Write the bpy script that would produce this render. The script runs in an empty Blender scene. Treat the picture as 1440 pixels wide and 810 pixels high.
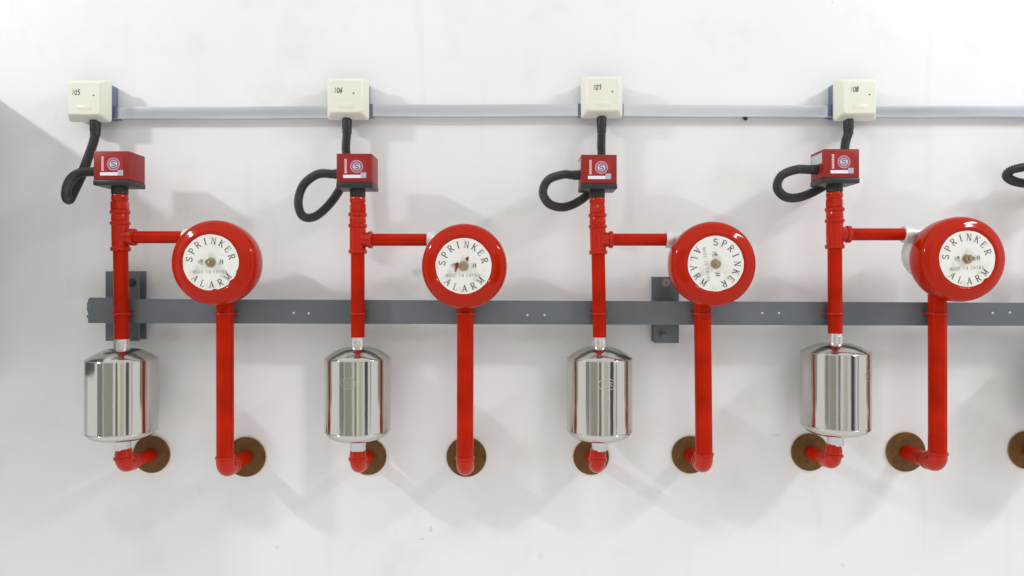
import bpy, bmesh, math, random
from mathutils import Vector, Matrix, Quaternion
random.seed(7)
S = bpy.context.scene
COL = S.collection
R = math.radians

# ------------------------------------------------------------------ camera, world, lamps, exposure
D = 1.424          # camera to wall, metres
F = 950.0          # focal length in photo pixels (1440 wide)
Z0 = 1.35          # height of the lens above the floor

cam = bpy.data.cameras.new('camera')
cam.sensor_width = 36.0
cam.lens = F / 1440.0 * 36.0
cam.clip_start = 0.01
cam.clip_end = 100
co = bpy.data.objects.new('camera', cam)
co.location = (0, -D, Z0)
co.rotation_euler = (R(90), 0, 0)
COL.objects.link(co)
S.camera = co

w = bpy.data.worlds.new('World')
S.world = w
w.use_nodes = True
bg = w.node_tree.nodes['Background']
bg.inputs[0].default_value = (0.985, 0.99, 1.0, 1)
bg.inputs[1].default_value = 0.99

def area(name, loc, target, sx, sy, power, colour):
    l = bpy.data.lights.new(name, 'AREA')
    l.shape = 'RECTANGLE'; l.size = sx; l.size_y = sy
    l.energy = power; l.color = colour
    o = bpy.data.objects.new(name, l)
    o.location = loc
    d = Vector(target) - Vector(loc)
    # keep the tube's long side horizontal and parallel to the wall
    o.rotation_euler = d.to_track_quat('-Z', 'Y').to_euler()
    COL.objects.link(o)
    return o
area('ceiling_tube_left', (-2.6, -1.3, Z0 + 1.45), (-0.4, 0, Z0 - 0.2), 0.18, 0.10, 28, (0.975, 0.98, 1.0))
area('ceiling_tube_right', (2.35, -1.3, Z0 + 1.55), (0.4, 0, Z0 - 0.2), 0.8, 0.10, 25, (0.965, 0.97, 1.0))

S.view_settings.view_transform = 'Standard'
S.view_settings.look = 'None'
S.view_settings.exposure = 0.0
S.view_settings.gamma = 1.0
S.view_settings.use_curve_mapping = False
S.render.engine = 'CYCLES'

def P(px, py, d):
    """photo pixel + distance out from the wall -> point in the room"""
    k = (D - d) / F
    return Vector(((px - 720) * k, -d, Z0 + (405 - py) * k))
def K(d): return (D - d) / F

# ------------------------------------------------------------------ materials
MATS = {}
def mat(name, col, rough=0.5, metal=0.0, spec=0.5, var=0.0, vscale=30, bump=0.0, bscale=200, rvar=0.0,
        coat=0.0, dirt=None, dirt_scale=14, dirt_lo=0.6, dirt_hi=0.75):
    m = bpy.data.materials.new(name); m.use_nodes = True
    nt = m.node_tree; b = nt.nodes['Principled BSDF']
    b.inputs['Base Color'].default_value = (*col, 1)
    b.inputs['Roughness'].default_value = rough
    b.inputs['Metallic'].default_value = metal
    b.inputs['Specular IOR Level'].default_value = spec
    b.inputs['Coat Weight'].default_value = coat
    tc = nt.nodes.new('ShaderNodeTexCoord')
    last = None
    if var:
        n = nt.nodes.new('ShaderNodeTexNoise'); n.inputs['Scale'].default_value = vscale
        n.inputs['Detail'].default_value = 5
        nt.links.new(tc.outputs['Object'], n.inputs['Vector'])
        r = nt.nodes.new('ShaderNodeMapRange')
        r.inputs['From Min'].default_value = 0.3; r.inputs['From Max'].default_value = 0.7
        r.inputs['To Min'].default_value = 1 - var; r.inputs['To Max'].default_value = 1 + var
        nt.links.new(n.outputs['Fac'], r.inputs['Value'])
        mx = nt.nodes.new('ShaderNodeVectorMath'); mx.operation = 'SCALE'
        mx.inputs[0].default_value = col
        nt.links.new(r.outputs[0], mx.inputs['Scale'])
        last = mx.outputs[0]
        nt.links.new(last, b.inputs['Base Color'])
    if dirt:
        n2 = nt.nodes.new('ShaderNodeTexNoise'); n2.inputs['Scale'].default_value = dirt_scale
        n2.inputs['Detail'].default_value = 8; n2.inputs['Roughness'].default_value = 0.65
        nt.links.new(tc.outputs['Object'], n2.inputs['Vector'])
        r2 = nt.nodes.new('ShaderNodeMapRange')
        r2.inputs['From Min'].default_value = dirt_lo; r2.inputs['From Max'].default_value = dirt_hi
        nt.links.new(n2.outputs['Fac'], r2.inputs['Value'])
        mm = nt.nodes.new('ShaderNodeMix'); mm.data_type = 'RGBA'
        if last: nt.links.new(last, mm.inputs['A'])
        else: mm.inputs['A'].default_value = (*col, 1)
        mm.inputs['B'].default_value = (*dirt, 1)
        nt.links.new(r2.outputs[0], mm.inputs['Factor'])
        nt.links.new(mm.outputs['Result'], b.inputs['Base Color'])
    if rvar:
        n3 = nt.nodes.new('ShaderNodeTexNoise'); n3.inputs['Scale'].default_value = 45
        n3.inputs['Detail'].default_value = 4
        nt.links.new(tc.outputs['Object'], n3.inputs['Vector'])
        r3 = nt.nodes.new('ShaderNodeMapRange')
        r3.inputs['To Min'].default_value = max(0.02, rough - rvar); r3.inputs['To Max'].default_value = rough + rvar
        nt.links.new(n3.outputs['Fac'], r3.inputs['Value'])
        nt.links.new(r3.outputs[0], b.inputs['Roughness'])
    if bump:
        n4 = nt.nodes.new('ShaderNodeTexNoise'); n4.inputs['Scale'].default_value = bscale
        n4.inputs['Detail'].default_value = 3
        nt.links.new(tc.outputs['Object'], n4.inputs['Vector'])
        bp = nt.nodes.new('ShaderNodeBump'); bp.inputs['Strength'].default_value = bump
        bp.inputs['Distance'].default_value = 0.001
        nt.links.new(n4.outputs['Fac'], bp.inputs['Height'])
        nt.links.new(bp.outputs[0], b.inputs['Normal'])
    MATS[name] = m
    return m

mat('red_paint', (0.43, 0.012, 0.0003), 0.20, spec=0.11, var=0.18, vscale=18, bump=0.28, bscale=120, rvar=0.08)
mat('red_fitting', (0.46, 0.013, 0.0004), 0.16, spec=0.30, var=0.08, vscale=40, bump=0.55, bscale=130, rvar=0.08)
mat('bell_red', (0.43, 0.013, 0.0004), 0.09, spec=0.20, var=0.04, vscale=12, rvar=0.05)
mat('switch_red', (0.27, 0.017, 0.013), 0.42, spec=.3, var=0.05, vscale=30, bump=0.05, bscale=600)
mat('switch_panel_red', (0.34, 0.011, 0.008), 0.35)
mat('black_plastic', (0.018, 0.019, 0.02), 0.42, var=0.15)
mat('hose_black', (0.022, 0.022, 0.020), 0.45, var=0.2, vscale=60, dirt=(0.07, 0.065, 0.055), dirt_scale=30, dirt_lo=0.5, dirt_hi=0.8)
mat('cream_plastic', (0.77, 0.77, 0.65), 0.38, var=0.015, vscale=15)
mat('blue_plastic', (0.15, 0.175, 0.27), 0.45, var=0.05)
mat('trunking_metal', (0.76, 0.79, 0.85), 0.33, metal=1.0, var=0.04, vscale=6, bump=0.25, bscale=9, rvar=0.03)
mat('rail_paint', (0.128, 0.146, 0.160), 0.45, var=0.10, vscale=14, bump=0.15, bscale=90, rvar=0.1,
    dirt=(0.16, 0.17, 0.175), dirt_scale=22, dirt_lo=0.6, dirt_hi=0.8)
mat('zinc', (0.72, 0.72, 0.70), 0.30, metal=0.85, var=0.08, vscale=60, bump=0.15, bscale=250)
mat('zinc_white', (0.66, 0.67, 0.66), 0.38, metal=0.35, var=0.08, vscale=60, bump=0.2, bscale=200)
mat('housing_grey', (0.60, 0.61, 0.60), 0.40, metal=0.3, var=0.08, vscale=40, bump=0.2, bscale=250)
mat('bolt_steel', (0.38, 0.38, 0.37), 0.35, metal=0.8, var=0.2, vscale=120)
mat('bolt_dark', (0.05, 0.05, 0.052), 0.5)
mat('brown_plate', (0.165, 0.080, 0.022), 0.6, spec=0.2, dirt=(0.075, 0.036, 0.012), dirt_scale=38, dirt_lo=0.42, dirt_hi=0.75, var=0.25, vscale=30, bump=0.5, bscale=150)
mat('plate_edge', (0.34, 0.22, 0.08), 0.55, var=0.15)
mat('brass', (0.40, 0.34, 0.22), 0.32, metal=0.9, var=0.2, vscale=150, bump=0.3, bscale=300)
mat('dial_white', (0.79, 0.78, 0.73), 0.45, var=0.03, vscale=40, dirt=(0.58, 0.53, 0.43), dirt_scale=48, dirt_lo=0.52, dirt_hi=0.8)
mat('ink', (0.05, 0.045, 0.04), 0.6, dirt=(0.45, 0.43, 0.38), dirt_scale=160, dirt_lo=0.5, dirt_hi=0.72)
mat('ink_faint', (0.33, 0.31, 0.28), 0.6)
mat('ink_marker', (0.015, 0.015, 0.015), 0.5)
mat('ink_marker_faint', (0.30, 0.30, 0.27), 0.5)
mat('label_white', (0.78, 0.76, 0.82), 0.4)
mat('label_pink', (0.72, 0.42, 0.45), 0.4)
mat('label_grey', (0.42, 0.42, 0.48), 0.4)
mat('emblem_lilac', (0.50, 0.44, 0.58), 0.4)
mat('emblem_pale', (0.60, 0.55, 0.66), 0.4)
mat('emblem_navy', (0.10, 0.06, 0.16), 0.4)
mat('label_silver', (0.55, 0.56, 0.58), 0.35, metal=0.4)
mat('etch', (0.60, 0.58, 0.50), 0.45, metal=0.8)
mat('etch_faint', (0.52, 0.51, 0.46), 0.35, metal=0.95)
mat('floor_paint', (0.42, 0.43, 0.42), 0.5, var=0.05, vscale=3)
mat('far_wall_paint', (0.74, 0.74, 0.70), 0.7, var=0.03, vscale=2)
mat('far_dark', (0.035, 0.042, 0.060), 0.5)
mat('far_olive', (0.20, 0.175, 0.10), 0.5)
mat('far_warm', (0.42, 0.41, 0.37), 0.6)
mat('far_cream', (0.70, 0.67, 0.58), 0.6)
mat('far_grey', (0.30, 0.31, 0.31), 0.5)
mat('shadow_caster_grey', (0.14, 0.15, 0.15), 0.5)  # dark, so the added shadow caster bounces little light
mat('mud', (0.06, 0.05, 0.03), 0.8, var=0.3, vscale=300)

# polished, slightly streaked steel for the tanks
m = mat('tank_steel', (0.54, 0.525, 0.48), 0.09, metal=1.0)
nt = m.node_tree; b = nt.nodes['Principled BSDF']
tc = nt.nodes.new('ShaderNodeTexCoord'); mp = nt.nodes.new('ShaderNodeMapping')
mp.inputs['Scale'].default_value = (120, 120, 3)
nz = nt.nodes.new('ShaderNodeTexNoise'); nz.inputs['Scale'].default_value = 1.0; nz.inputs['Detail'].default_value = 6
nt.links.new(tc.outputs['Object'], mp.inputs[0]); nt.links.new(mp.outputs[0], nz.inputs['Vector'])
rr = nt.nodes.new('ShaderNodeMapRange'); rr.inputs['To Min'].default_value = 0.05; rr.inputs['To Max'].default_value = 0.20
nt.links.new(nz.outputs['Fac'], rr.inputs['Value']); nt.links.new(rr.outputs[0], b.inputs['Roughness'])
nz2 = nt.nodes.new('ShaderNodeTexNoise'); nz2.inputs['Scale'].default_value = 22; nz2.inputs['Detail'].default_value = 2
nt.links.new(tc.outputs['Object'], nz2.inputs['Vector'])
bp = nt.nodes.new('ShaderNodeBump'); bp.inputs['Strength'].default_value = 0.10; bp.inputs['Distance'].default_value = 0.002
nt.links.new(nz2.outputs['Fac'], bp.inputs['Height'])
mp3 = nt.nodes.new('ShaderNodeMapping'); mp3.inputs['Scale'].default_value = (150, 150, 1.2)
nt.links.new(tc.outputs['Object'], mp3.inputs[0])
nz3 = nt.nodes.new('ShaderNodeTexNoise'); nz3.inputs['Scale'].default_value = 1.0; nz3.inputs['Detail'].default_value = 3
nt.links.new(mp3.outputs[0], nz3.inputs['Vector'])
bp3 = nt.nodes.new('ShaderNodeBump'); bp3.inputs['Strength'].default_value = 0.16; bp3.inputs['Distance'].default_value = 0.001
nt.links.new(nz3.outputs['Fac'], bp3.inputs['Height']); nt.links.new(bp.outputs[0], bp3.inputs['Normal'])
nt.links.new(bp3.outputs[0], b.inputs['Normal'])

# painted plaster of the wall: faint roller texture, hand marks and a few specks
def wall_material():
    m = bpy.data.materials.new('wall_plaster'); m.use_nodes = True
    nt = m.node_tree; b = nt.nodes['Principled BSDF']; L = nt.links.new
    b.inputs['Roughness'].default_value = 0.55
    b.inputs['Specular IOR Level'].default_value = 0.35
    tc = nt.nodes.new('ShaderNodeTexCoord')
    def noise(scale, detail=5, rough=0.55, sc=(1, 1, 1)):
        mp = nt.nodes.new('ShaderNodeMapping'); mp.inputs['Scale'].default_value = sc
        L(tc.outputs['Object'], mp.inputs[0])
        n = nt.nodes.new('ShaderNodeTexNoise'); n.inputs['Scale'].default_value = scale
        n.inputs['Detail'].default_value = detail; n.inputs['Roughness'].default_value = rough
        L(mp.outputs[0], n.inputs['Vector']); return n.outputs['Fac']
    def rng(v, a, b_, c=0, d=1):
        r = nt.nodes.new('ShaderNodeMapRange')
        for k, x in zip(('From Min', 'From Max', 'To Min', 'To Max'), (a, b_, c, d)): r.inputs[k].default_value = x
        L(v, r.inputs['Value']); return r.outputs[0]
    def mix(f, A, B):
        x = nt.nodes.new('ShaderNodeMix'); x.data_type = 'RGBA'
        L(f, x.inputs['Factor'])
        if isinstance(A, tuple): x.inputs['A'].default_value = (*A, 1)
        else: L(A, x.inputs['A'])
        x.inputs['B'].default_value = (*B, 1); return x.outputs['Result']
    c = mix(rng(noise(2.2, 4), 0.35, 0.7), (0.845, 0.845, 0.835), (0.805, 0.805, 0.79))
    c = mix(rng(noise(5.5, 6, 0.6), 0.54, 0.78, 0, 0.6), c, (0.70, 0.685, 0.62))       # smudges
    c = mix(rng(noise(7, 3, 0.5, (3.2, 1, 0.35)), 0.60, 0.82, 0, 0.35), c, (0.68, 0.665, 0.60))  # runs
    c = mix(rng(noise(75, 2, 0.5), 0.76, 0.79, 0, 0.6), c, (0.42, 0.40, 0.36))         # specks
    # soft hand marks and scuffs, each with its own place and shape on the plaster
    sep = nt.nodes.new('ShaderNodeSeparateXYZ'); L(tc.outputs['Object'], sep.inputs[0])
    warp = noise(26, 5, 0.65)
    def mth(op, a, b_=None):
        n = nt.nodes.new('ShaderNodeMath'); n.operation = op
        for k_, v in enumerate((a, b_)):
            if v is None: continue
            if isinstance(v, (int, float)): n.inputs[k_].default_value = v
            else: L(v, n.inputs[k_])
        return n.outputs[0]
    for px, py, rx, ry, amt, colr in ((587, 384, 9, 8, .55, (.42, .41, .38)), (560, 404, 34, 16, .30, (.60, .58, .53)), (640, 300, 30, 12, .12, (.62, .60, .55)),
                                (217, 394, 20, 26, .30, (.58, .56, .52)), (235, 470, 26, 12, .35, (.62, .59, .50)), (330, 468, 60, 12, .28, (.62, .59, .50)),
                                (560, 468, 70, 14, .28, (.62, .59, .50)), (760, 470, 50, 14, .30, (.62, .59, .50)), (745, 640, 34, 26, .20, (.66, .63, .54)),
                                (1215, 500, 46, 10, .2, (.6, .58, .53)), (606, 744, 2.5, 5, .6, (.45, .44, .42)), (594, 758, 5, 1.6, .5, (.45, .44, .42)),
                                (760, 782, 4, 7, .25, (.5, .49, .46)), (78, 164, 3, 8, .2, (.6, .6, .6)), (1090, 612, 11, 2.2, .45, (.5, .49, .48)),
                                (1086, 655, 9, 6, .15, (.5, .49, .48)), (390, 770, 3, 3, .3, (.5, .49, .48)), (1185, 795, 4, 3, .3, (.5, .5, .5)), (820, 560, 40, 60, .16, (.66, .63, .54))):
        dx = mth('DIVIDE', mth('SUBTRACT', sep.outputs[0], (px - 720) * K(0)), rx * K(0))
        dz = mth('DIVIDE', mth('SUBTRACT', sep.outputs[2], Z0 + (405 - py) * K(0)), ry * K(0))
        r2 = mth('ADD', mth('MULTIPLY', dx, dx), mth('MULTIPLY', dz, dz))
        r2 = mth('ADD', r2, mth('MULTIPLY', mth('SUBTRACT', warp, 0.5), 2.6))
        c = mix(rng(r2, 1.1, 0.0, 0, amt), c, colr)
    L(c, b.inputs['Base Color'])
    bp = nt.nodes.new('ShaderNodeBump'); bp.inputs['Strength'].default_value = 0.10; bp.inputs['Distance'].default_value = 0.002
    L(noise(60, 6, 0.6), bp.inputs['Height'])
    bp2 = nt.nodes.new('ShaderNodeBump'); bp2.inputs['Strength'].default_value = 0.4; bp2.inputs['Distance'].default_value = 0.012
    L(noise(4.5, 2, 0.4), bp2.inputs['Height']); L(bp.outputs[0], bp2.inputs['Normal'])
    L(bp2.outputs[0], b.inputs['Normal'])
    MATS['wall_plaster'] = m
wall_material()

# ------------------------------------------------------------------ mesh helpers
def basis(axis):
    a = Vector(axis).normalized()
    ref = Vector((0, 0, 1)) if abs(a.z) < 0.9 else Vector((0, -1, 0))
    u = ref.cross(a).normalized(); v = a.cross(u)
    return a, u, v

def lathe(bm, o, axis, prof, n=40, cap=True, phase=0.0):
    """prof: (t along axis, radius)"""
    a, u, v = basis(axis); o = Vector(o); rings = []
    for t, r in prof:
        if r < 1e-6: rings.append([bm.verts.new(o + a * t)])
        else:
            rings.append([bm.verts.new(o + a * t + (u * math.cos(2 * math.pi * i / n + phase) + v * math.sin(2 * math.pi * i / n + phase)) * r) for i in range(n)])
    for A, B in zip(rings, rings[1:]):
        for i in range(n):
            j = (i + 1) % n
            if len(A) == 1 and len(B) == 1: break
            if len(A) == 1: bm.faces.new((A[0], B[j], B[i]))
            elif len(B) == 1: bm.faces.new((A[i], A[j], B[0]))
            else: bm.faces.new((A[i], A[j], B[j], B[i]))
    if cap:
        if len(rings[0]) > 1: bm.faces.new(list(reversed(rings[0])))
        if len(rings[-1]) > 1: bm.faces.new(rings[-1])

def rod(bm, a, b_, r, n=28, bev=0.0008):
    a = Vector(a); b_ = Vector(b_); l = (b_ - a).length
    lathe(bm, a, b_ - a, [(0, r - bev), (bev, r), (l - bev, r), (l, r - bev)], n)

def tube(bm, pts, rad, n=20, cap=True):
    """sweep along points with parallel transport; rad number or list"""
    pts = [Vector(p) for p in pts]
    if not isinstance(rad, (list, tuple)): rad = [rad] * len(pts)
    t0 = (pts[1] - pts[0]).normalized(); _, u, v = basis(t0); prev = t0; rings = []
    for i, p in enumerate(pts):
        t = (pts[min(i + 1, len(pts) - 1)] - pts[max(i - 1, 0)]).normalized()
        q = prev.rotation_difference(t); u = q @ u; v = q @ v; prev = t
        rings.append([bm.verts.new(p + (u * math.cos(2 * math.pi * k / n) + v * math.sin(2 * math.pi * k / n)) * rad[i]) for k in range(n)])
    for A, B in zip(rings, rings[1:]):
        for i in range(n):
            j = (i + 1) % n
            bm.faces.new((A[i], A[j], B[j], B[i]))
    if cap: bm.faces.new(list(reversed(rings[0]))); bm.faces.new(rings[-1])

def box(bm, x0, x1, y0, y1, z0, z1, bev=0.0, seg=2):
    r = bmesh.ops.create_cube(bm, size=1.0)
    for v in r['verts']:
        v.co = Vector(((x0 + x1) / 2 + v.co.x * (x1 - x0), (y0 + y1) / 2 + v.co.y * (y1 - y0), (z0 + z1) / 2 + v.co.z * (z1 - z0)))
    if bev:
        es = list({e for v in r['verts'] for e in v.link_edges})
        bmesh.ops.bevel(bm, geom=es, offset=bev, segments=seg, affect='EDGES', profile=0.5)
    return r

def catmull(pts, step=0.0012):
    pts = [Vector(p) for p in pts]; P4 = [pts[0] * 2 - pts[1]] + pts + [pts[-1] * 2 - pts[-2]]
    out = []
    for i in range(1, len(P4) - 2):
        p0, p1, p2, p3 = P4[i - 1:i + 3]
        for k in range(24):
            t = k / 24
            out.append(0.5 * ((2 * p1) + (p2 - p0) * t + (2 * p0 - 5 * p1 + 4 * p2 - p3) * t * t + (3 * p1 - p0 - 3 * p2 + p3) * t ** 3))
    out.append(pts[-1])
    res = [out[0]]; acc = 0
    for a, b_ in zip(out, out[1:]):
        l = (b_ - a).length; d = step - acc
        while d <= l:
            res.append(a.lerp(b_, d / l)); d += step
        acc = l - (d - step)
    return res

def obj(name, bm, material, parent=None, ang=38, mats=None):
    bmesh.ops.recalc_face_normals(bm, faces=bm.faces)
    me = bpy.data.meshes.new(name)
    if parent is not None:
        root = parent; off = Vector(parent.location)
        while root.parent: root = root.parent; off = off + root.location
        bmesh.ops.translate(bm, verts=bm.verts, vec=-off)
    bm.to_mesh(me); bm.free()
    for p in me.polygons: p.use_smooth = True
    me.set_sharp_from_angle(angle=R(ang))
    me.materials.append(MATS[material])
    o = bpy.data.objects.new(name, me); COL.objects.link(o)
    if parent is not None: o.parent = parent
    return o

def thing(name, loc, label, cat, group=None):
    e = bpy.data.objects.new(name, None); e.location = loc; e.empty_display_size = 0.02
    COL.objects.link(e); e['label'] = label; e['category'] = cat
    if group: e['group'] = group
    return e

def structure(name, bm, material):
    o = obj(name, bm, material); o['kind'] = 'structure'; return o

# flat strokes: polyline of (u, v, width) mapped onto a surface
def stroke(bm, pts, width, fn, lift=0.0):
    pts = [Vector((p[0], p[1])) for p in pts]
    L_, R_ = [], []
    for i, p in enumerate(pts):
        t = pts[min(i + 1, len(pts) - 1)] - pts[max(i - 1, 0)]
        if t.length < 1e-9: t = Vector((1, 0))
        t.normalize(); nrm = Vector((-t.y, t.x)) * width / 2
        q = p.copy()
        L_.append(bm.verts.new(fn(q.x + nrm.x, q.y + nrm.y, lift))); R_.append(bm.verts.new(fn(q.x - nrm.x, q.y - nrm.y, lift)))
    for i in range(len(pts) - 1):
        bm.faces.new((L_[i], L_[i + 1], R_[i + 1], R_[i]))
def arc(cx, cy, rx, ry, a0, a1, n=14):
    return [(cx + rx * math.cos(R(a0 + (a1 - a0) * i / n)), cy + ry * math.sin(R(a0 + (a1 - a0) * i / n))) for i in range(n + 1)]

TK, TN = 0.17, 0.085
def seg(a, b_, w_): return ([a, b_], w_)
def srf(x, y, w_=0.3): return ([(x - w_ / 2, y), (x + w_ / 2, y)], 0.06)
GL = {
 'S': [(arc(.36, .745, .25, .215, 20, 270) + arc(.36, .265, .27, .225, 80, -160), TK * .85), ([(.60, .99), (.60, .75)], TN * .8), ([(.09, .01), (.09, .28)], TN * .8)],
 'P': [seg((.18, 0), (.18, 1), TK), (arc(.36, .73, .29, .25, 90, -90), TK * .8), seg((.18, .98), (.38, .98), TN), seg((.18, .48), (.38, .48), TN), srf(.18, .03), srf(.13, .97, .2)],
 'R': [seg((.16, 0), (.16, 1), TK), (arc(.34, .75, .26, .23, 90, -90), TK * .8), seg((.16, .98), (.36, .98), TN), seg((.16, .52), (.36, .52), TN), seg((.34, .52), (.66, .02), TK), srf(.16, .03), srf(.11, .97, .2), srf(.68, .03, .18)],
 'I': [seg((.35, 0), (.35, 1), TK), srf(.35, .03, .36), srf(.35, .97, .36)],
 'N': [seg((.12, 0), (.12, 1), TN), seg((.12, 1), (.62, 0), TK), seg((.62, 0), (.62, 1), TN), srf(.12, .03, .26), srf(.08, .97, .2), srf(.62, .97, .26)],
 'K': [seg((.16, 0), (.16, 1), TK), seg((.16, .42), (.62, .98), TN), seg((.33, .62), (.66, .02), TK), srf(.16, .03), srf(.16, .97), srf(.62, .97, .24), srf(.68, .03, .24)],
 'E': [seg((.16, 0), (.16, 1), TK), seg((.1, .97), (.62, .97), TN), seg((.16, .51), (.48, .51), TN), seg((.1, .03), (.64, .03), TN), seg((.62, .97), (.62, .78), TN), seg((.64, .03), (.64, .24), TN), seg((.48, .6), (.48, .42), TN)],
 'A': [seg((.06, 0), (.35, 1), TN), seg((.35, 1), (.64, 0), TK), seg((.17, .34), (.54, .34), TN), srf(.06, .03, .24), srf(.64, .03, .26)],
 'L': [seg((.18, 0), (.18, 1), TK), seg((.1, .03), (.62, .03), TN), seg((.62, .03), (.62, .28), TN), srf(.18, .97)],
 'M': [seg((.08, 0), (.08, 1), TN), seg((.08, 1), (.36, .08), TK * .9), seg((.36, .08), (.64, 1), TN), seg((.66, 0), (.66, 1), TK), srf(.08, .03, .22), srf(.66, .03, .26), srf(.05, .97, .2), srf(.68, .97, .2)],
 'D': [seg((.16, 0), (.16, 1), TK), (arc(.26, .5, .38, .48, 90, -90), TK * .8)],
 'H': [seg((.14, 0), (.14, 1), TK), seg((.6, 0), (.6, 1), TK), seg((.14, .5), (.6, .5), TN)],
 'C': [(arc(.40, .5, .30, .48, 50, 310), TK * .9)],
 # two flanking characters, as brush-like strokes
 'pen': [([(.05, .25), (.05, .75), (.28, .75), (.28, .25), (.05, .25)], .07), seg((.38, .9), (.95, .9), .07), seg((.66, 1.0), (.66, .72), .07), seg((.36, .72), (.98, .72), .07), seg((.48, .62), (.48, .28), .07), seg((.48, .62), (.86, .62), .07), seg((.86, .62), (.86, .28), .07), seg((.67, .52), (.64, .25), .06), seg((.64, .22), (.42, .0), .07), seg((.7, .2), (.95, .0), .07)],
 'lin': [seg((.04, .92), (.16, .8), .09), seg((.0, .62), (.12, .52), .09), seg((.02, .02), (.18, .32), .09), seg((.26, .72), (.58, .72), .07), seg((.42, 1.0), (.42, .0), .08), seg((.42, .68), (.24, .28), .06), seg((.42, .62), (.56, .4), .06), seg((.62, .72), (1.0, .72), .07), seg((.8, 1.0), (.8, .0), .08), seg((.8, .68), (.62, .28), .06), seg((.8, .62), (1.0, .28), .06)],
 # marker digits
 '0': [(arc(.35, .5, .26, .46, 90, 450, 18), .15)],
 '1': [([(.22, .78), (.42, .98), (.34, .0)], .15)],
 '5': [([(.66, .95), (.24, .95), (.18, .56)], .17), (arc(.34, .3, .26, .28, 115, -130), .17)],
 '6': [([(.58, .98), (.24, .5)], .16), (arc(.36, .27, .22, .25, 90, 450, 16), .17)],
 '7': [([(.08, .82), (.62, .95), (.58, .5), (.50, .0)], .19)],
 '8': [(arc(.36, .74, .20, .22, -90, 270, 16), .18), (arc(.36, .26, .24, .25, 90, 450, 16), .18)],
}
def glyph(bm, ch, fn, wk=1.0, lift=0.0):
    for i, (pts, w_) in enumerate(GL[ch]):
        if len(pts) == 2:
            a, b_ = Vector(pts[0]), Vector(pts[1]); pts = [a.lerp(b_, k / 2) for k in range(3)]
        stroke(bm, pts, w_ * wk, fn, lift + i * 0.000012)

# ------------------------------------------------------------------ the setting
bm = bmesh.new(); box(bm, -5.2, 5.2, 0.0, 0.2, 0, 4.2); structure('wall', bm, 'wall_plaster')
# unseen panels, posts and a dark door leaf, added for the polished tanks to mirror
for nm, x0, x1, y_, h_, mt in (('mirrored_panel', -4.6, -2.7, -3.3, 2.7, 'far_grey'), ('mirrored_panel', -2.35, -0.62, -3.2, 2.7, 'far_warm'),
                               ('mirrored_post', -0.30, 0.14, -3.1, 2.9, 'far_olive'), ('mirrored_panel', 0.62, 1.55, -3.3, 2.7, 'far_cream'),  # the olive one stands in for the person behind the camera
                               ('door', 2.05, 3.10, -3.3, 2.6, 'far_dark'), ('mirrored_post', 3.95, 4.35, -3.0, 2.9, 'far_grey')):
    bm = bmesh.new(); box(bm, x0, x1, y_ - .1, y_, 0, h_, .005); structure(nm, bm, mt)

# ------------------------------------------------------------------ units
UNITS = [
 # riser (top px, bottom px), shift of the riser fittings, cross pipe y, tank top/bottom edge, inlet px, inlet bottom, plate
 dict(n='105', rt=168.5, rb=171.5, dy=0.0, cy=333.5, cx1=262, tank=(171.8, 490, 506, 608, 619), inl=(174.0, 666.0, 644.0), ipl=(214, 638.5, 25.8),
      sw=262.0, jb=(-0.868, 139.5), dig=(100, 126.0, 12), dot=(131.5, 134), bell=(303, 369.5, 0), drop=(316.5, 316.8, 672.5, 643), dpl=(346.5, 642, 27.6)),
 dict(n='106', rt=503.0, rb=503.2, dy=3.5, cy=337.2, cx1=604, tank=(503.3, 487.5, 504.5, 607, 620), inl=(503.3, 667.5, 645.0), ipl=(518, 641.5, 25.5),
      sw=265.5, jb=(-0.337, 136.5), dig=(469, 123.0, 12), dot=(497, 131), bell=(653, 374.5, 0), drop=(654.5, 654.0, 671.0, 643.5), dpl=(656, 642, 27.7)),
 dict(n='107', rt=839.8, rb=843.2, dy=4.5, cy=337.0, cx1=939, tank=(843.0, 487.5, 504.5, 607, 620), inl=(840.5, 667.5, 646.0), ipl=(831, 642, 24.8),
      sw=267.0, jb=(0.1845, 134.0), dig=(833, 119.0, 11.5), dot=(861, 129), bell=(1002, 371.5, -82), drop=(987.5, 990.0, 667.0, 638.5), dpl=(970.5, 639, 26)),
 dict(n='108', rt=1173.5, rb=1174.5, dy=-3.5, cy=329.5, cx1=1272, tank=(1174.7, 482.0, 496, 600, 612.5), inl=(1172.0, 661.5, 640.0), ipl=(1138, 635.3, 26),
      sw=259.0, jb=(0.7045, 138.0), dig=(1195, 121.5, 12), dot=(1223, 133), bell=(1350, 364.5, 3), drop=(1318.0, 1318.5, 665.0, 637), dpl=(1272.6, 635, 27.5)),
 dict(n=None, rt=1505.0, rb=1506.0, dy=-1.0, cy=332.0, cx1=1604, tank=(1506, 484.0, 499, 602, 614), inl=(1500.0, 662.0, 640.0), ipl=(1443, 632.5, 26.5),
      sw=261.0, jb=(1.235, 137.0), dig=None, dot=None, bell=None, drop=None, dpl=None),
]
PD = 0.092      # pipe axes out from the wall
DP = 0.094
ORD = {'105': 'first', '106': 'second', '107': 'third', '108': 'fourth', None: 'fifth'}
def nth(u): return ORD[u['n']] + ' from the cut end of the grey rail'

def bead(bm, o, axis, t, r, h=0.0045):
    lathe(bm, Vector(o) + Vector(axis).normalized() * t, axis, [(-h / 2, r - .0012), (-h / 2 + .0009, r), (h / 2 - .0009, r), (h / 2, r - .0012)], 32)

def arc_pts(a, corner, b_, rad, n=12):
    a, c, b_ = Vector(a), Vector(corner), Vector(b_)
    p = (a - c).normalized(); q = (b_ - c).normalized()
    o = c + (p + q) * rad
    pts = []
    for i in range(n + 1):
        t = math.pi / 2 * i / n
        pts.append(o - q * rad * math.cos(t) - p * rad * math.sin(t))
    return pts

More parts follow.
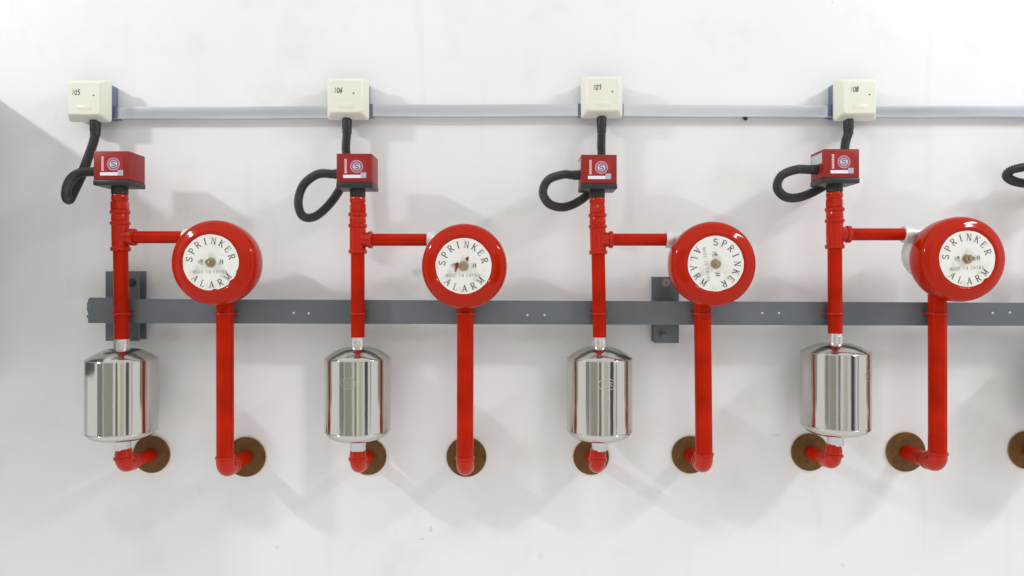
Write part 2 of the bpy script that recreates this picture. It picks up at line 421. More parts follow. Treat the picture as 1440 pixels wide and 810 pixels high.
def build_elbow(root, top, bottom_y, bead_y, plate, d, body, bd, arm_r, mat_='red_fitting'):
    """top: px of the vertical pipe; elbow turns to the wall and dies in a round plate"""
    k = K(d)
    x = (top - 720) * k
    zb = Z0 + (405 - bottom_y) * k + body          # axis height of the arm
    zbead = Z0 + (405 - bead_y) * k
    pc = P(plate[0], plate[1], 0.0)
    c = Vector((x, -d, zb)); a = Vector((x, -d, zb + 0.1)); e = Vector((pc.x, 0, pc.z))
    br = 0.017
    pts = [Vector((x, -d, zbead))] + arc_pts(a, c, Vector((x, 0, zb)), br)
    dirn = (e - pts[-1]).normalized()
    end = pts[-1] + dirn * 0.012
    bm = bmesh.new()
    tube(bm, pts + [end], body, 28)
    bead(bm, pts[0], (0, 0, 1), 0.0, bd, 0.006)
    bead(bm, end, dirn, 0.0, body * 1.05, 0.006)
    obj('elbow', bm, mat_, root, 45)
    bm = bmesh.new(); rod(bm, end - dirn * 0.004, e - dirn * 0.004, arm_r)
    obj('wall_pipe', bm, 'red_paint', root)
    pr = plate[2] * K(0)
    bm = bmesh.new()
    lathe(bm, (pc.x, 0, pc.z), (0, -1, 0), [(0.0, pr), (0.0035, pr), (0.0045, pr - .0012), (0.0045, 0)], 56)
    o = obj('wall_plate', bm, 'brown_plate', root)
    bm = bmesh.new()
    lathe(bm, (pc.x, 0, pc.z), (0, -1, 0), [(0.0003, pr + 0.0002), (0.0030, pr + 0.0007), (0.0034, pr + 0.0001)], 56, cap=False)
    obj('rim', bm, 'plate_edge', o)
    return Vector((x, -d, zbead))

def build_riser(u):
    d = PD; k = K(d); dy = u['dy']
    top = P(u['rt'], 274 + dy, d); bot = P(u['rb'], u['tank'][1] - 13, d)
    ax = (bot - top).normalized(); L = (bot - top).length
    root = thing('riser_pipe', bot, 'red riser pipe with a tee, ' + nth(u), 'pipe', 'red riser pipes')
    def t(y): return (y - 274) * k      # px rows of the first unit -> metres down the riser
    px = k
    bm = bmesh.new(); lathe(bm, top, ax, [(t(350), 9.6 * px), (L - .001, 9.6 * px), (L, 9.0 * px)], 36); obj('pipe', bm, 'red_paint', root)
    bm = bmesh.new(); lathe(bm, top, ax, [(0, 10.2 * px), (t(276), 10.9 * px), (t(281), 10.9 * px), (t(283), 9.6 * px)], 36); obj('lip', bm, 'red_fitting', root)
    bm = bmesh.new()
    lathe(bm, top, ax, [(t(282.5), 10.6 * px), (t(284), 12.0 * px), (t(295), 12.2 * px), (t(296), 11 * px)], 6, phase=random.random())
    bmesh.ops.bevel(bm, geom=list(bm.edges), offset=0.0010, segments=2, affect='EDGES'); obj('union_nut', bm, 'red_fitting', root)
    bm = bmesh.new()
    lathe(bm, top, ax, [(t(295.5), 11.6 * px), (t(296.5), 12.9 * px), (t(300.5), 12.9 * px), (t(302), 10.9 * px), (t(305), 11.4 * px), (t(309), 11.4 * px), (t(313), 10.4 * px)], 36); obj('coupling', bm, 'red_fitting', root)
    bm = bmesh.new()
    lathe(bm, top, ax, [(t(311.5), 12.0 * px), (t(312.3), 13.0 * px), (t(316), 13.0 * px), (t(317.2), 11.2 * px), (t(330), 11.3 * px), (t(347), 11.2 * px), (t(348.2), 12.9 * px), (t(352.5), 12.9 * px), (t(353.5), 11.5 * px)], 40)
    ty = t(u['cy'] - dy)
    c = top + ax * ty
    end = P(u['cx1'], u['cy'], 0.097)
    bax = (end - c).normalized()
    lathe(bm, c, bax, [(0, 10.3 * px), (0.0205, 10.3 * px), (0.022, 12.0 * px), (0.0285, 12.2 * px), (0.0300, 10.4 * px)], 32)
    tee = obj('tee', bm, 'red_fitting', root)
    bm = bmesh.new(); rod(bm, c + bax * 0.028, end, 8.7 * px); obj('branch_pipe', bm, 'red_paint', root)
    clamp(root, P(u['rt'] + (u['rb'] - u['rt']) * .8, 441, d), 9.6 * px)
    return root

RAIL_F = 0.0745   # front face of the rail
def clamp(root, c, r):
    """thin painted U-bolt round a pipe, its legs running back into the rail"""
    bm = bmesh.new(); rr = r + 0.0016
    pts = [Vector((c.x - rr, -RAIL_F, c.z))] + [Vector((c.x + rr * math.cos(R(a)), c.y - rr * math.sin(R(a)), c.z)) for a in range(180, -1, -12)] + [Vector((c.x + rr, -RAIL_F, c.z))]
    tube(bm, pts, 0.0021, 10)
    o = obj('clamp', bm, 'red_fitting', root)
    for s in (-1, 1):
        bm = bmesh.new(); lathe(bm, (c.x + s * rr, -RAIL_F, c.z), (0, -1, 0), [(0, .0045), (.003, .0045), (.003, .0)], 6)
        obj('nut', bm, 'rail_paint', o, 20)

def build_tank(u, badge):
    tx, yt, y1, y2, yb = u['tank']; d = PD; k = K(d)
    c = P(tx, yb, d)
    Rt = 0.0640
    def z(y): return (yb - y) * k
    lab = {'107': 'steel tank with oval badge, '}.get(u['n'], 'polished steel tank, ') + nth(u)
    root = thing('steel_tank', c, lab, 'tank', 'polished steel tanks')
    h1 = z(y1 - 1); h2 = z(y2 - 3)
    prof = [(0.0, .016), (0.001, .020)]
    for i in range(1, 15):   # bottom dome, a flattened ellipse
        a = math.sin(i / 14 * math.pi / 2); prof.append((.0012 + h2 * (1 - math.sqrt(max(0, 1 - a * a))), .020 + (Rt - .0203) * a))
    prof += [(h2 + .0012, Rt), (h1 - .0012, Rt), (h1, Rt - .0006)]
    htop = z(yt) - h1
    for i in range(1, 13):
        a = i / 12; r = Rt - (Rt - .0165) * a
        prof.append((h1 + htop * (math.sin(a * math.pi / 2) ** 0.9), r))
    bm = bmesh.new(); lathe(bm, c, (0, 0, 1), prof, 96); shell = obj('shell', bm, 'tank_steel', root, 22)
    # weld rings
    for hh, nm in ((h1, 'weld_ring'), (h2, 'weld_ring')):
        bm = bmesh.new(); lathe(bm, c, (0, 0, 1), [(hh - .0011, Rt - .0004), (hh - .0003, Rt + .00045), (hh + .0004, Rt + .0003), (hh + .0010, Rt - .0008)], 96, cap=False); obj(nm, bm, 'tank_steel', shell, 60)
    top = c + Vector((0, 0, z(yt)))
    bm = bmesh.new(); lathe(bm, top, (0, 0, 1), [(-.003, .0155), (.001, .0152), (.010, .0152), (.0105, .0158), (.0135, .0158), (.0145, .0138), (.0185, .0138)], 36); obj('neck', bm, 'zinc', root, 30)
    bm = bmesh.new(); lathe(bm, c, (0, 0, -1), [(-.002, .0162), (.004, .0160), (.0055, .0152), (.018, .0150), (.0185, .0142)], 36); obj('outlet_nipple', bm, 'zinc_white', root, 30)
    if badge:
        off, rx, ry, yc, mk = badge
        zc = (yb - yc) * k
        def fn(uu, vv, lift):
            a = (off + uu) / Rt
            rr = Rt + 0.00025 + lift
            return Vector((c.x + rr * math.sin(a), c.y - rr * math.cos(a), c.z + zc + vv))
        bm = bmesh.new()
        stroke(bm, arc(0, 0, rx, ry, 0, 360, 40), 0.0010, fn)
        for x0 in (-.45, 0, .45):
            stroke(bm, [(x0 * rx - .002, -ry * .45), (x0 * rx - .002, ry * .45)], .001, fn, .00003)
            stroke(bm, [(x0 * rx - .0025, ry * .45), (x0 * rx + .003, ry * .3), (x0 * rx - .001, 0), (x0 * rx + .003, -ry * .4)], .001, fn, .00006)
        obj('badge', bm, mk, root)

def build_inlet(u):
    px, bot, by = u['inl']
    d = PD; k = K(d)
    x = (px - 720) * k
    tz = Z0 + (405 - (u['tank'][4] + 11.5)) * k
    root = thing('inlet_pipe', P(u['ipl'][0], u['ipl'][1], 0), 'short red elbow under a steel tank, ' + nth(u), 'pipe', 'short red elbow pipes under the tanks')
    z = build_elbow(root, px, bot, by, u['ipl'], d, 0.0156, 0.0182, 0.0130)
    cx = P(u['tank'][0], 600, d).x
    bm = bmesh.new(); lathe(bm, (x, -d, z.z), (0, 0, 1), [(0, .0150), (.002, .0160), (.0095, .0158), (tz - z.z, .0140)], 32)
    obj('socket', bm, 'red_fitting', root, 30)

def build_drop(u):
    xt, xb, bot, by = u['drop']; d = DP; k = K(d)
    root = thing('bell_pipe', P(u['dpl'][0], u['dpl'][1], 0), 'long red pipe below the bell %s' % {'105': 'with the chipped dial edge', '106': 'with red specks by its hub', '107': 'whose dial is turned', '108': 'whose grey housing shows'}[u['n']], 'pipe', 'long red bell pipes')
    z = build_elbow(root, xb, bot, by, u['dpl'], d, 0.0172, 0.0188, 0.0152)
    top = P(xt, u['bell'][1] + 34, d)
    bm = bmesh.new(); rod(bm, z + Vector((0, 0, -.002)), top, 0.0165, 40); obj('pipe', bm, 'red_paint', root)
    ax = (top - z).normalized()
    zc = P(xt, 441, d).z
    clamp(root, z + ax * ((zc - z.z) / ax.z), 0.0165)

BELL_LABEL = {
 '105': 'red alarm bell, dial upright with a chipped lower edge beside the M',
 '106': 'red alarm bell with red paint specks on the dial by its hub',
 '107': 'red alarm bell with its dial lettering turned a quarter round',
 '108': 'red alarm bell with its grey housing showing behind',
}
def build_bell(u):
    bx, by, rot = u['bell']
    q = 0.150
    c0 = P(bx, by, q); c = Vector((c0.x, 0, c0.z))      # axis foot on the wall
    root = thing('alarm_bell', (c.x, -0.1, c.z), BELL_LABEL[u['n']], 'alarm bell', 'red alarm bells')
    ax = (0, -1, 0)
    # cast housing behind the gong
    hc = c + Vector((-0.016, 0, 0.012))
    bm = bmesh.new(); lathe(bm, hc, ax, [(.070, .044), (.074, .051), (.100, .053), (.108, .051), (.118, .042), (.124, .030)], 56); hz = obj('housing', bm, 'housing_grey', root, 35)
    bm = bmesh.new()
    s = P(u['cx1'], u['cy'], .097); e = Vector((c.x - .018, -.097, s.z))
    lathe(bm, s + Vector((-.004, 0, 0)), e - s, [(0, .0150), (.0012, .0163), (.012, .0163), (.014, .0150), ((e - s).length, .0150)], 32)
    obj('inlet_socket', bm, 'zinc_white', hz, 30)
    bm = bmesh.new(); dp = P(u['drop'][0], by + 34, DP)
    lathe(bm, (dp.x, -DP, dp.z - .008), (0, 0, 1), [(0, .0178), (.001, .0195), (.03, .0195)], 32); obj('outlet_boss', bm, 'housing_grey', hz, 30)
    # gong
    G = [(.116, .0722), (.1152, .0745), (.118, .0775), (.126, .0795), (.138, .0804), (.1495, .0805), (.1545, .0799), (.1590, .0784), (.1625, .0762), (.1650, .0733), (.1668, .0698),
         (.1682, .0660), (.1696, .0622), (.1708, .0594), (.1713, .0578), (.1714, .0564), (.1709, .0551), (.1698, .0543), (.1692, .0530), (.1692, .0500), (.1692, 0.0)]
    bm = bmesh.new(); lathe(bm, c, ax, G, 96); 
    lathe(bm, c, ax, [(.1162, .0722), (.150, .070), (.160, .05), (.162, .0)], 96, cap=False)
    obj('gong', bm, 'bell_red', root, 60)
    # dial: printed metal disc, edge a little uneven
    bm = bmesh.new(); n = 90; rim = []; rim2 = []
    chips = {'105': [(-82, 3, .0035), (-43, 5, .003), (-18, 3, .0022)], '107': [(-70, 14, .0016), (-100, 6, .001)], '108': [(-50, 5, .0028)]}.get(u['n'], [])
    def rad(a):
        r = .0520 + .0002 * math.sin(a * 7 + bx) + .00015 * math.sin(a * 17)
        for ca, wd, dp_ in chips:
            x = ((math.degrees(a) - ca + 180) % 360 - 180) / wd
            r -= dp_ * math.exp(-x * x)
        return r
    for i in range(n):
        a = 2 * math.pi * i / n; r = rad(a)
        rim.append(bm.verts.new(c + Vector((r * math.cos(a), -.1702, r * math.sin(a)))))
        rim2.append(bm.verts.new(c + Vector((r * math.cos(a), -.1693, r * math.sin(a)))))
    cv = bm.verts.new(c + Vector((0, -.1702, 0)))
    for i in range(n):
        j = (i + 1) % n
        bm.faces.new((cv, rim[i], rim[j])); bm.faces.new((rim[i], rim2[i], rim2[j], rim[j]))
    dial = obj('dial', bm, 'dial_white', root, 30)
    face = -.1704
    def put(bm, ch, ang, rr, h, wk, flip, lift=0):
        # letter centred at polar angle; tops outward (flip False) or inward
        a = R(ang + rot); o = Vector((math.cos(a), math.sin(a))) * rr
        up = Vector((math.cos(a), math.sin(a))) * (-1 if flip else 1); rt = Vector((up.y, -up.x))
        def fn(uu, vv, l):
            p = o + rt * (uu - .36) * h + up * (vv - .5) * h
            return c + Vector((p.x, face - l, p.y))
        glyph(bm, ch, fn, wk, lift)
    Rd = .052
    for i, ch in enumerate('SPRINKER'):
        bm = bmesh.new(); put(bm, ch, 172 - i * 22.4, .775 * Rd, .0125, 0.88, False); obj('letter', bm, 'ink', dial)
    for i, ch in enumerate('ALARM'):
        bm = bmesh.new(); put(bm, ch, 226 + i * 23.2, .795 * Rd, .0125, 0.88, True); obj('letter', bm, 'ink', dial)
    ca, sa = math.cos(R(rot)), math.sin(R(rot))
    def flat(x0, y0, h, wide=1.0):
        def fn(uu, vv, l):
            x = x0 + uu * h * wide; y = y0 + vv * h
            return c + Vector((x * ca - y * sa, face - l, x * sa + y * ca))
        return fn
    for g_, x_ in (('pen', -.0230), ('lin', .0145)):
        bm = bmesh.new(); glyph(bm, g_, flat(x_, -.0045, .0105, .9), 1.0); obj('character', bm, 'ink', dial)
    bm = bmesh.new(); x = -.0330
    for ch in 'MADE IN CHINA':
        if ch == ' ': x += .0035; continue
        glyph(bm, ch, flat(x, -.0205, .0062, .85), 0.9); x += .0052
    obj('small_print', bm, 'ink_faint', dial)
    # hub nut
    bm = bmesh.new()
    lathe(bm, c, ax, [(.1700, .0095), (.1716, .0095), (.1720, .0085)], 28)
    lathe(bm, c, ax, [(.1715, .0072), (.1780, .0074), (.1800, .0062)], 6, phase=.3 + bx)
    lathe(bm, c, ax, [(.1795, .0043), (.1855, .0043), (.1865, .0034)], 20)
    obj('hub_nut', bm, 'brass', root, 25)
    if u['n'] == '106':      # red paint splashes on this dial
        for (x, y, r) in ((-.0125, -.001, .0032), (-.0118, .004, .0024), (-.0140, -.0055, .0021), (-.0150, -.0095, .0015), (.0065, .0125, .0028), (.0080, .0155, .0016), (-.0128, .0010, .0030)):
            bm = bmesh.new()
            vs = [bm.verts.new(c + Vector((x + r * (1 + .25 * math.sin(3 * a_ + x * 999)) * math.cos(a_), face - .0004 - r * .03, y + r * 1.25 * math.sin(a_)))) for a_ in [2 * math.pi * i / 14 for i in range(14)]]
            bm.faces.new(vs); obj('paint_speck', bm, 'switch_red', dial)

def build_switch(u):
    d = PD; k = K(d); base = P(u['rt'], 274 + u['dy'], d)
    cx = base.x; zb = Z0 + (405 - (u['sw'] - 1.5)) * K(.12)    # underside of the base
    lab = 'red switch box with white emblem, ' + nth(u)
    root = thing('pressure_switch', base, lab, 'switch box', 'red pressure switches')
    W, Dp = .0345, .0285
    H = .066
    bm = bmesh.new(); lathe(bm, base, (0, 0, 1), [(0.0005, .0140), (0.001, .0152), (zb - base.z, .0152)], 32); obj('neck', bm, 'black_plastic', root, 30)
    y0, y1 = -d - Dp, -d + Dp
    bm = bmesh.new(); box(bm, cx - W - .0006, cx + W + .0006, y0 - .0006, y1 + .0006, zb, zb + .0105, .0012); obj('base', bm, 'black_plastic', root, 30)
    bm = bmesh.new(); box(bm, cx - W, cx + W, y0, y1, zb + .0107, zb + H, .0016, 3); cov = obj('cover', bm, 'switch_red', root, 30)
    fw = 2 * W; fh = H - .0107; ft = zb + H; fl = cx - W; yf = y0 - .0004
    def rect(bm, u0, u1, v0, v1, lift=0.0):
        vs = [bm.verts.new((fl + uu * fw, yf - lift, ft - vv * fh)) for uu, vv in ((u0, v0), (u1, v0), (u1, v1), (u0, v1))]
        bm.faces.new(vs)
    bm = bmesh.new(); rect(bm, .19, .84, .16, .88); pn = obj('label_panel', bm, 'switch_panel_red', root)
    bm = bmesh.new()
    for i in range(7):
        rect(bm, .225 + .004 * (i % 2), .292, .19 + i * .073, .19 + i * .073 + .062, .0001)
    obj('side_print', bm, 'label_pink', pn)
    bm = bmesh.new(); rect(bm, .19, .70, .745, .855, .0001); obj('bottom_strip', bm, 'label_white', pn)
    bm = bmesh.new(); rect(bm, .68, .835, .665, .855, .0002); obj('grey_block', bm, 'label_grey', pn)
    ec = Vector((fl + .565 * fw, yf, ft - .455 * fh)); er = .0125
    def fn(uu, vv, l): return ec + Vector((uu * er, -.0002 - l, vv * er))
    bm = bmesh.new(); stroke(bm, arc(0, 0, .93, .93, 0, 360, 36), .09, fn)
    for i in range(18):
        a = R(i * 20); stroke(bm, [(math.cos(a) * .72, math.sin(a) * .72), (math.cos(a) * .84, math.sin(a) * .84)], .12, fn, .00002)
    em = obj('emblem', bm, 'emblem_lilac', pn)
    bm = bmesh.new(); vs = [bm.verts.new(fn(.60 * math.cos(a), .60 * math.sin(a), .00003)) for a in [2 * math.pi * i / 28 for i in range(28)]]; bm.faces.new(vs); obj('disc', bm, 'emblem_pale', em) 
    bm = bmesh.new()
    stroke(bm, arc(.02, .2, .30, .2, 10, 250) + arc(0, -.18, .30, .2, 70, -170), .17, fn, .00008)
    obj('swirl', bm, 'emblem_navy', em)
    # silver data plate on the left cheek
    bm = bmesh.new(); box(bm, cx - W - .0006, cx - W + .0001, -d - .022, -d + .024, zb + .040, zb + .060); obj('data_plate', bm, 'label_silver', root)
    # gland where the hose enters
    bm = bmesh.new(); gz = zb + .031
    lathe(bm, (cx - W, -d, gz), (-1, 0, 0), [(-.001, .0098), (.002, .0098), (.002, .0092), (.004, .0092)], 24); obj('gland', bm, 'black_plastic', root, 30)
    return Vector((cx - W, -d, gz))

def build_junction(u):
    x, py = u['jb']; z = Z0 + (405 - py) * 1.375 / 950
    lab = ('cream box marked %s, ' % u['n'] if u['n'] else 'cream junction box, ') + nth(u)
    root = thing('junction_box', (x, 0, z), lab, 'junction box', 'cream junction boxes')
    h = .0425
    bm = bmesh.new()
    # cover: side skirt, broad chamfer, flat face
    L = [(-.030, h - .0005), (-.0305, h), (-.036, h), (-.038, h - .0004), (-.0530, h - .0085), (-.0550, h - .0110)]
    rings = []
    for y, s in L:
        r = .0055; ring = []
        for qx, qz, a0 in ((1, 1, 0), (-1, 1, 90), (-1, -1, 180), (1, -1, 270)):
            for i in range(6):
                a = R(a0 + i * 18); ring.append(bm.verts.new((x + qx * (s - r) + r * math.cos(a), y, z + qz * (s - r) + r * math.sin(a))))
        rings.append(ring)
    for A, B in zip(rings, rings[1:]):
        for i in range(24):
            j = (i + 1) % 24; bm.faces.new((A[i], A[j], B[j], B[i]))
    bm.faces.new(rings[-1]); bm.faces.new(list(reversed(rings[0])))
    cov = obj('cover', bm, 'cream_plastic', root, 20)
    bm = bmesh.new(); box(bm, x - .0385, x + .0385, -.0300, -.0003, z - .0330, z + .0370, .002); obj('back_box', bm, 'blue_plastic', root, 30)
    # raised name tab
    yf = -.0550
    bm = bmesh.new(); box(bm, x - .014, x + .016, yf - .0003, yf + .001, z - .0235, z - .0135, .0003); obj('name_tab', bm, 'cream_plastic', cov, 30)
    if u['dig']:
        k = K(.055); gx, gy, gw = u['dig']
        h_ = 7.2 * k; bm = bmesh.new(); bmf = bmesh.new()
        for i, ch in enumerate(u['n']):
            p0 = P(gx + i * gw / 3 + .3, gy + 7.2 + (.5 if i == 1 else 0), .055)
            fn = lambda uu, vv, l, p0=p0: Vector((p0.x + uu * h_ * .78 + vv * h_ * .1, yf - .0002 - l, p0.z + vv * h_))
            glyph(bmf if i == 0 else bm, ch, fn, 1.15)
        wr = obj('number', bm, 'ink_marker', cov)
        obj('faint_digit', bmf, 'ink_marker_faint', cov)
        p = P(*u['dot'], .055)
        bm = bmesh.new(); lathe(bm, (p.x, yf + .0003, p.z), (0, -1, 0), [(0, .0017), (.0006, .0016), (.0008, .0)], 10); obj('screw_hole', bm, 'ink_marker', cov)
    # black gland under the box
    bm = bmesh.new(); gx = u['hose'][0][0]
    g = P(gx, 167, .034)
    lathe(bm, (g.x, -.034, z - h + .002), (0, 0, -1), [(0, .0100), (.020, .0100), (.022, .0094), (.030, .0094), (.031, .0085)], 24); obj('gland', bm, 'black_plastic', root, 30)
    return Vector((g.x, -.034, z - h - .022))

# hose way-points in photo pixels with distance from the wall (first: gland x only)
UNITS[0]['hose'] = [(134, 0, 0), (131.5, 200, .036), (125, 219, .040), (116, 243, .054), (105.5, 265, .076), (97, 281, .096), (93, 272, .110), (97.5, 255, .110), (111, 243.5, .099)]
UNITS[1]['hose'] = [(488, 0, 0), (486.5, 208, .034), (488, 230, .034), (483, 256, .038), (466, 284, .052), (444, 304, .066), (426, 304, .078), (419.5, 284, .086), (427, 260, .090), (447, 245, .093)]
UNITS[2]['hose'] = [(846, 0, 0), (845.5, 206, .034), (846, 230, .034), (841, 256, .038), (820, 279, .050), (795, 291, .062), (773, 287, .074), (763.5, 271, .084), (771, 253, .090), (792, 245.5, .093)]
UNITS[3]['hose'] = [(1193, 0, 0), (1189, 200, .034), (1186, 222, .034), (1178, 246, .036), (1155, 264, .044), (1126, 277, .058), (1105, 277, .070), (1093, 264, .080), (1099, 247, .088), (1120, 238.5, .092)]
UNITS[4]['hose'] = [(1540, 0, 0), (1535, 200, .034), (1528, 222, .034), (1510, 244, .034), (1476, 255, .036), (1445, 258, .040), (1424, 254, .046), (1416, 246, .054), (1426, 238, .064), (1455, 234, .078)]

def build_hose(u, a, b_):
    lab = 'looping black corrugated hose, ' + nth(u)
    root = thing('flexible_hose', a, lab, 'hose', 'black corrugated hoses')
    pts = [a + Vector((0, 0, .004)), a + Vector((0, 0, -.004))] + [P(*p) for p in u['hose'][1:]] + [b_ + Vector((-.014, 0, 0)), b_ + Vector((-.001, 0, 0))]
    pl = catmull(pts, .0009)
    rad = [.0084 + (.0007 if (i % 4) in (1, 2) else -.0006) for i in range(len(pl))]
    bm = bmesh.new(); tube(bm, pl, rad, 18); obj('hose', bm, 'hose_black', root, 80)
    bm = bmesh.new(); dirn = Vector((1, 0, 0))
    lathe(bm, b_ + Vector((-.013, 0, 0)), dirn, [(0, .0086), (.001, .0096), (.009, .0096), (.010, .0088)], 20); obj('end_sleeve', bm, 'black_plastic', root, 30)

# ------------------------------------------------------------------ rail and brackets
def build_rail():
    k = K(RAIL_F)
    xl = (124 - 720) * k; xr = 1.55
    def zline(x, top): 
        px = 720 + x / k
        y = (420.6 + (px - 200) * .0042) if top else (454.6 + (px - 200) * .0030)
        return Z0 + (405 - y) * k
    root = thing('support_rail', (xl, -RAIL_F, zline(xl, False)), 'long grey painted angle-iron rail that carries the red pipes', 'rail')
    n = 60; th = .0045; dep = .030
    def strip(y0, y1, fa, fb, bev=.0007):
        bm = bmesh.new(); rings = []
        for i in range(n + 1):
            x = xl + (xr - xl) * i / n
            zt, zb = fa(x), fb(x)
            wob = .0003 * math.sin(x * 23)
            rings.append([bm.verts.new((x, y0 + wob, zb + bev)), bm.verts.new((x, y0 + bev + wob, zb)), bm.verts.new((x, y1, zb)), bm.verts.new((x, y1, zt)), bm.verts.new((x, y0 + bev + wob, zt)), bm.verts.new((x, y0 + wob, zt - bev))])
        for A, B in zip(rings, rings[1:]):
            for i in range(6): bm.faces.new((A[i], A[(i + 1) % 6], B[(i + 1) % 6], B[i]))
        bm.faces.new(rings[0]); bm.faces.new(list(reversed(rings[-1])))
        return bm
    # ragged, flame-cut left end: nudge the first ring
    bm = strip(-RAIL_F, -RAIL_F + th, lambda x: zline(x, True), lambda x: zline(x, False))
    obj('front_flange', bm, 'rail_paint', root, 40)
    bm = strip(-RAIL_F + th, -RAIL_F + dep, lambda x: zline(x, True) - .0002, lambda x: zline(x, True) - .0047)
    obj('top_flange', bm, 'rail_paint', root, 40)
    bm = bmesh.new()
    rnd = random.Random(3)
    for i in range(9):       # weld beads and slag at the cut end
        zz = zline(xl, False) + .004 + i * .0048
        r = .0030 + rnd.random() * .0022
        m_ = Matrix.Translation((xl + .0015 + rnd.random() * .003, -RAIL_F + .0012, zz)) @ Matrix.Diagonal((1.2, .8, 1.1, 1))
        bmesh.ops.create_icosphere(bm, subdivisions=2, radius=r, matrix=m_)
    for i in range(13):
        xx = xl + .004 + i * .0042
        m_ = Matrix.Translation((xx, -RAIL_F + .004, zline(xx, True) + .0002)) @ Matrix.Diagonal((1.3, 1, .7, 1))
        bmesh.ops.create_icosphere(bm, subdivisions=2, radius=.0028 + rnd.random() * .0018, matrix=m_)
    obj('weld_bead', bm, 'rail_paint', root, 70)
    for px, py in ((413, 440), (434, 440.7), (741.5, 443), (765.5, 443), (1071.5, 440.3), (1095, 440.3), (1395.5, 440.3), (1419.6, 439.6)):
        p = P(px, py, RAIL_F)
        bm = bmesh.new(); lathe(bm, p, (0, -1, 0), [(-.0005, .0026), (.0008, .0024), (.0016, .0014), (.0018, 0)], 12); obj('rivet', bm, 'zinc_white', root, 60)
build_rail()

def build_bracket(x0, x1, yt, yb, bolts, label):
    df = .0275
    a = P(x0, yt, df); b_ = P(x1, yb, df)
    root = thing('wall_bracket', ((a.x + b_.x) / 2, 0, b_.z), label, 'bracket', 'grey wall brackets behind the rail')
    bm = bmesh.new(); box(bm, a.x, b_.x, -df, -df + .006, b_.z, a.z, .0012); fp = obj('front_plate', bm, 'rail_paint', root, 30)
    bm = bmesh.new(); box(bm, a.x + .001, b_.x + .002, -.0045, -.0002, b_.z + .002, a.z + .001, .0008); obj('back_plate', bm, 'rail_paint', root, 30)
    bm = bmesh.new(); box(bm, a.x + .004, a.x + (b_.x - a.x) * .72, -df + .0062, -.0047, b_.z + .008, a.z - .008); obj('web', bm, 'rail_paint', root, 30)
    zr = P(700, 421, RAIL_F).z
    bm = bmesh.new(); box(bm, a.x + .012, b_.x - .012, -RAIL_F + .0302, -df - .0002, zr - .0052, zr - .0012); obj('weld_tab', bm, 'rail_paint', root, 30)
    for px, py, mk in bolts:
        p = P(px, py, df)
        bm = bmesh.new()
        lathe(bm, (p.x, -df, p.z), (0, -1, 0), [(-.0004, .0088), (.0014, .0088), (.0016, .0078)], 24)
        lathe(bm, (p.x, -df, p.z), (0, -1, 0), [(.0015, .0062), (.0060, .0062), (.0066, .0052)], 6, phase=.4)
        lathe(bm, (p.x, -df, p.z), (0, -1, 0), [(.0062, .0036), (.0115, .0036), (.012, .003)], 14)
        obj('bolt', bm, mk, fp, 30)
build_bracket(148, 195, 381.5, 479.5, [(186, 397.5, 'bolt_dark'), (177, 468, 'rail_paint')], 'wide grey steel bracket at the cut end of the rail')
build_bracket(919, 955, 389.5, 482.5, [(936.5, 397, 'bolt_steel'), (931, 471, 'rail_paint')], 'narrow grey steel bracket beside the bell with the turned dial')

# ------------------------------------------------------------------ build the units
BADGES = {'106': (-.004, .0150, .0100, 533, 'etch_faint'), '107': (.0062, .0170, .0105, 534.5, 'etch'), '108': (.044, .0140, .0100, 524, 'etch_faint')}
for u in UNITS:
    build_riser(u); build_tank(u, BADGES.get(u['n'])); build_inlet(u)
    if u['drop']: build_drop(u)
    if u['bell']: build_bell(u)
    b_ = build_switch(u)
    a = build_junction(u)
    build_hose(u, a, b_)

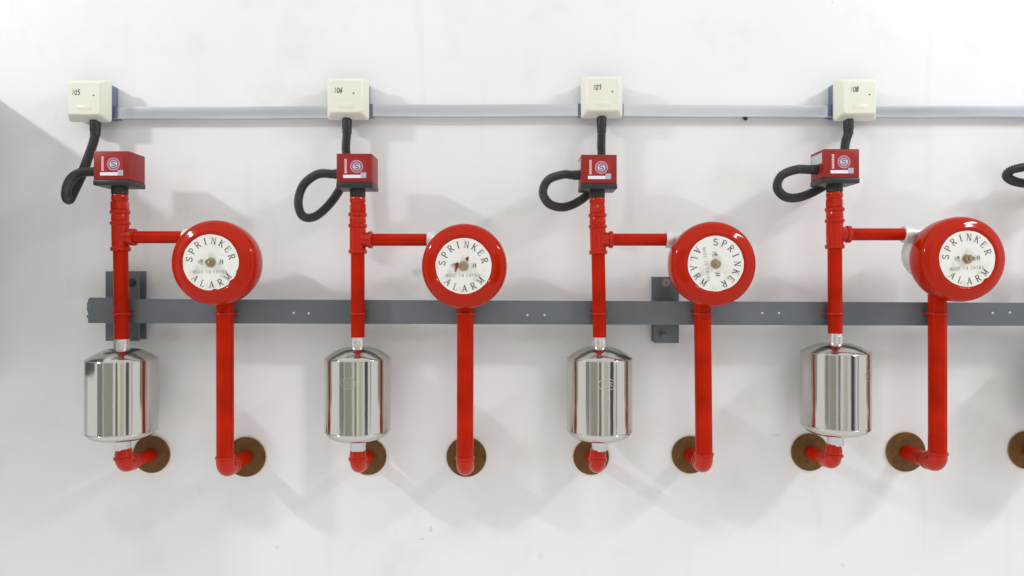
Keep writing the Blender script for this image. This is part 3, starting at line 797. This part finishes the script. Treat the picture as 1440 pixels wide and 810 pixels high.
# ------------------------------------------------------------------ trunking between the junction boxes
def trunk(i, ya, yb, label):
    """flat metal duct from box i to box i+1, px rows of its top edge at both ends"""
    x0 = UNITS[i]['jb'][0] + .0385; x1 = UNITS[i + 1]['jb'][0] - .0385
    d = .0185; k = K(d)
    za, zb = Z0 + (405 - ya) * k, Z0 + (405 - yb) * k; h = 16.7 * k
    root = thing('cable_trunking', (x0, 0, za - h), label, 'trunking', 'silver cable trunking between junction boxes')
    def sweep(prof):
        bm = bmesh.new(); n = 24; rings = []
        for j in range(n + 1):
            t = j / n; x = x0 + (x1 - x0) * t; z = za + (zb - za) * t + .0004 * math.sin(t * 9 + i)
            rings.append([bm.verts.new((x, y, z + dz)) for y, dz in prof])
        m_ = len(prof)
        for A, B in zip(rings, rings[1:]):
            for q in range(m_): bm.faces.new((A[q], A[(q + 1) % m_], B[(q + 1) % m_], B[q]))
        bm.faces.new(rings[0]); bm.faces.new(list(reversed(rings[-1])))
        return bm
    obj('tray', sweep([(-.0002, -.001), (-.0150, -.001), (-.0150, -h + .0010), (-.0002, -h + .0010)]), 'trunking_metal', root, 30)
    obj('lid', sweep([(-.0152, 0), (-.0175, 0), (-.0185, -.0008), (-.0185, -h + .0008), (-.0178, -h), (-.0152, -h)]), 'trunking_metal', root, 50)
    for xx, s, zz in ((x0, 1, za), (x1, -1, zb)):
        bm = bmesh.new(); box(bm, min(xx, xx + s * .009), max(xx, xx + s * .009), -.0205, -.0004, zz - h + .0004, zz + .0006, .0005)
        obj('end_sleeve', bm, 'blue_plastic', root, 30)
trunk(0, 150.0, 148.8, 'silver cable trunking between the first and second junction boxes from the rail cut end')
trunk(1, 146.8, 146.3, 'silver cable trunking between the second and third junction boxes from the rail cut end')
trunk(2, 146.3, 147.8, 'silver cable trunking with a dirt lump stuck beneath it, between two junction boxes')
trunk(3, 147.0, 147.6, 'silver cable trunking above the bell whose grey housing shows')

# ------------------------------------------------------------------ small lump of dirt stuck under the trunking
p = P(1048, 166.5, .004)
bm = bmesh.new(); rnd = random.Random(5)
bmesh.ops.create_icosphere(bm, subdivisions=3, radius=.0042, matrix=Matrix.Translation(p) @ Matrix.Rotation(.6, 4, 'Y') @ Matrix.Diagonal((1.15, .8, .85, 1)))
for v in bm.verts: v.co += (v.co - p) * (rnd.random() - .5) * .45
o = obj('dirt_lump', bm, 'mud'); o['label'] = 'small dark brown lump of dirt on the wall just under the trunking'; o['category'] = 'dirt'

# ------------------------------------------------------------------ unseen cabinet shape added to cast the shadow across the end of the wall
CX1 = -1.10; CT = Z0 + .412; CB = Z0 - .20; CD = .34
root = thing('shadow_caster_box', (CX1 - .25, 0, CB), 'added unseen cabinet-shaped shadow caster before the cut end of the rail', 'cabinet')
bm = bmesh.new(); box(bm, CX1 - .5, CX1, -CD, -.0003, CB, CT, .003); bd = obj('body', bm, 'shadow_caster_grey', root, 30)
bm = bmesh.new(); box(bm, CX1 - .485, CX1 - .015, -CD - .012, -CD - .0003, CB + .015, CT - .015, .003); dr = obj('door', bm, 'shadow_caster_grey', root, 30)
bm = bmesh.new(); box(bm, CX1 - .06, CX1 - .04, -CD - .030, -CD - .0123, CB + .28, CB + .36, .003); obj('handle', bm, 'black_plastic', dr, 30)
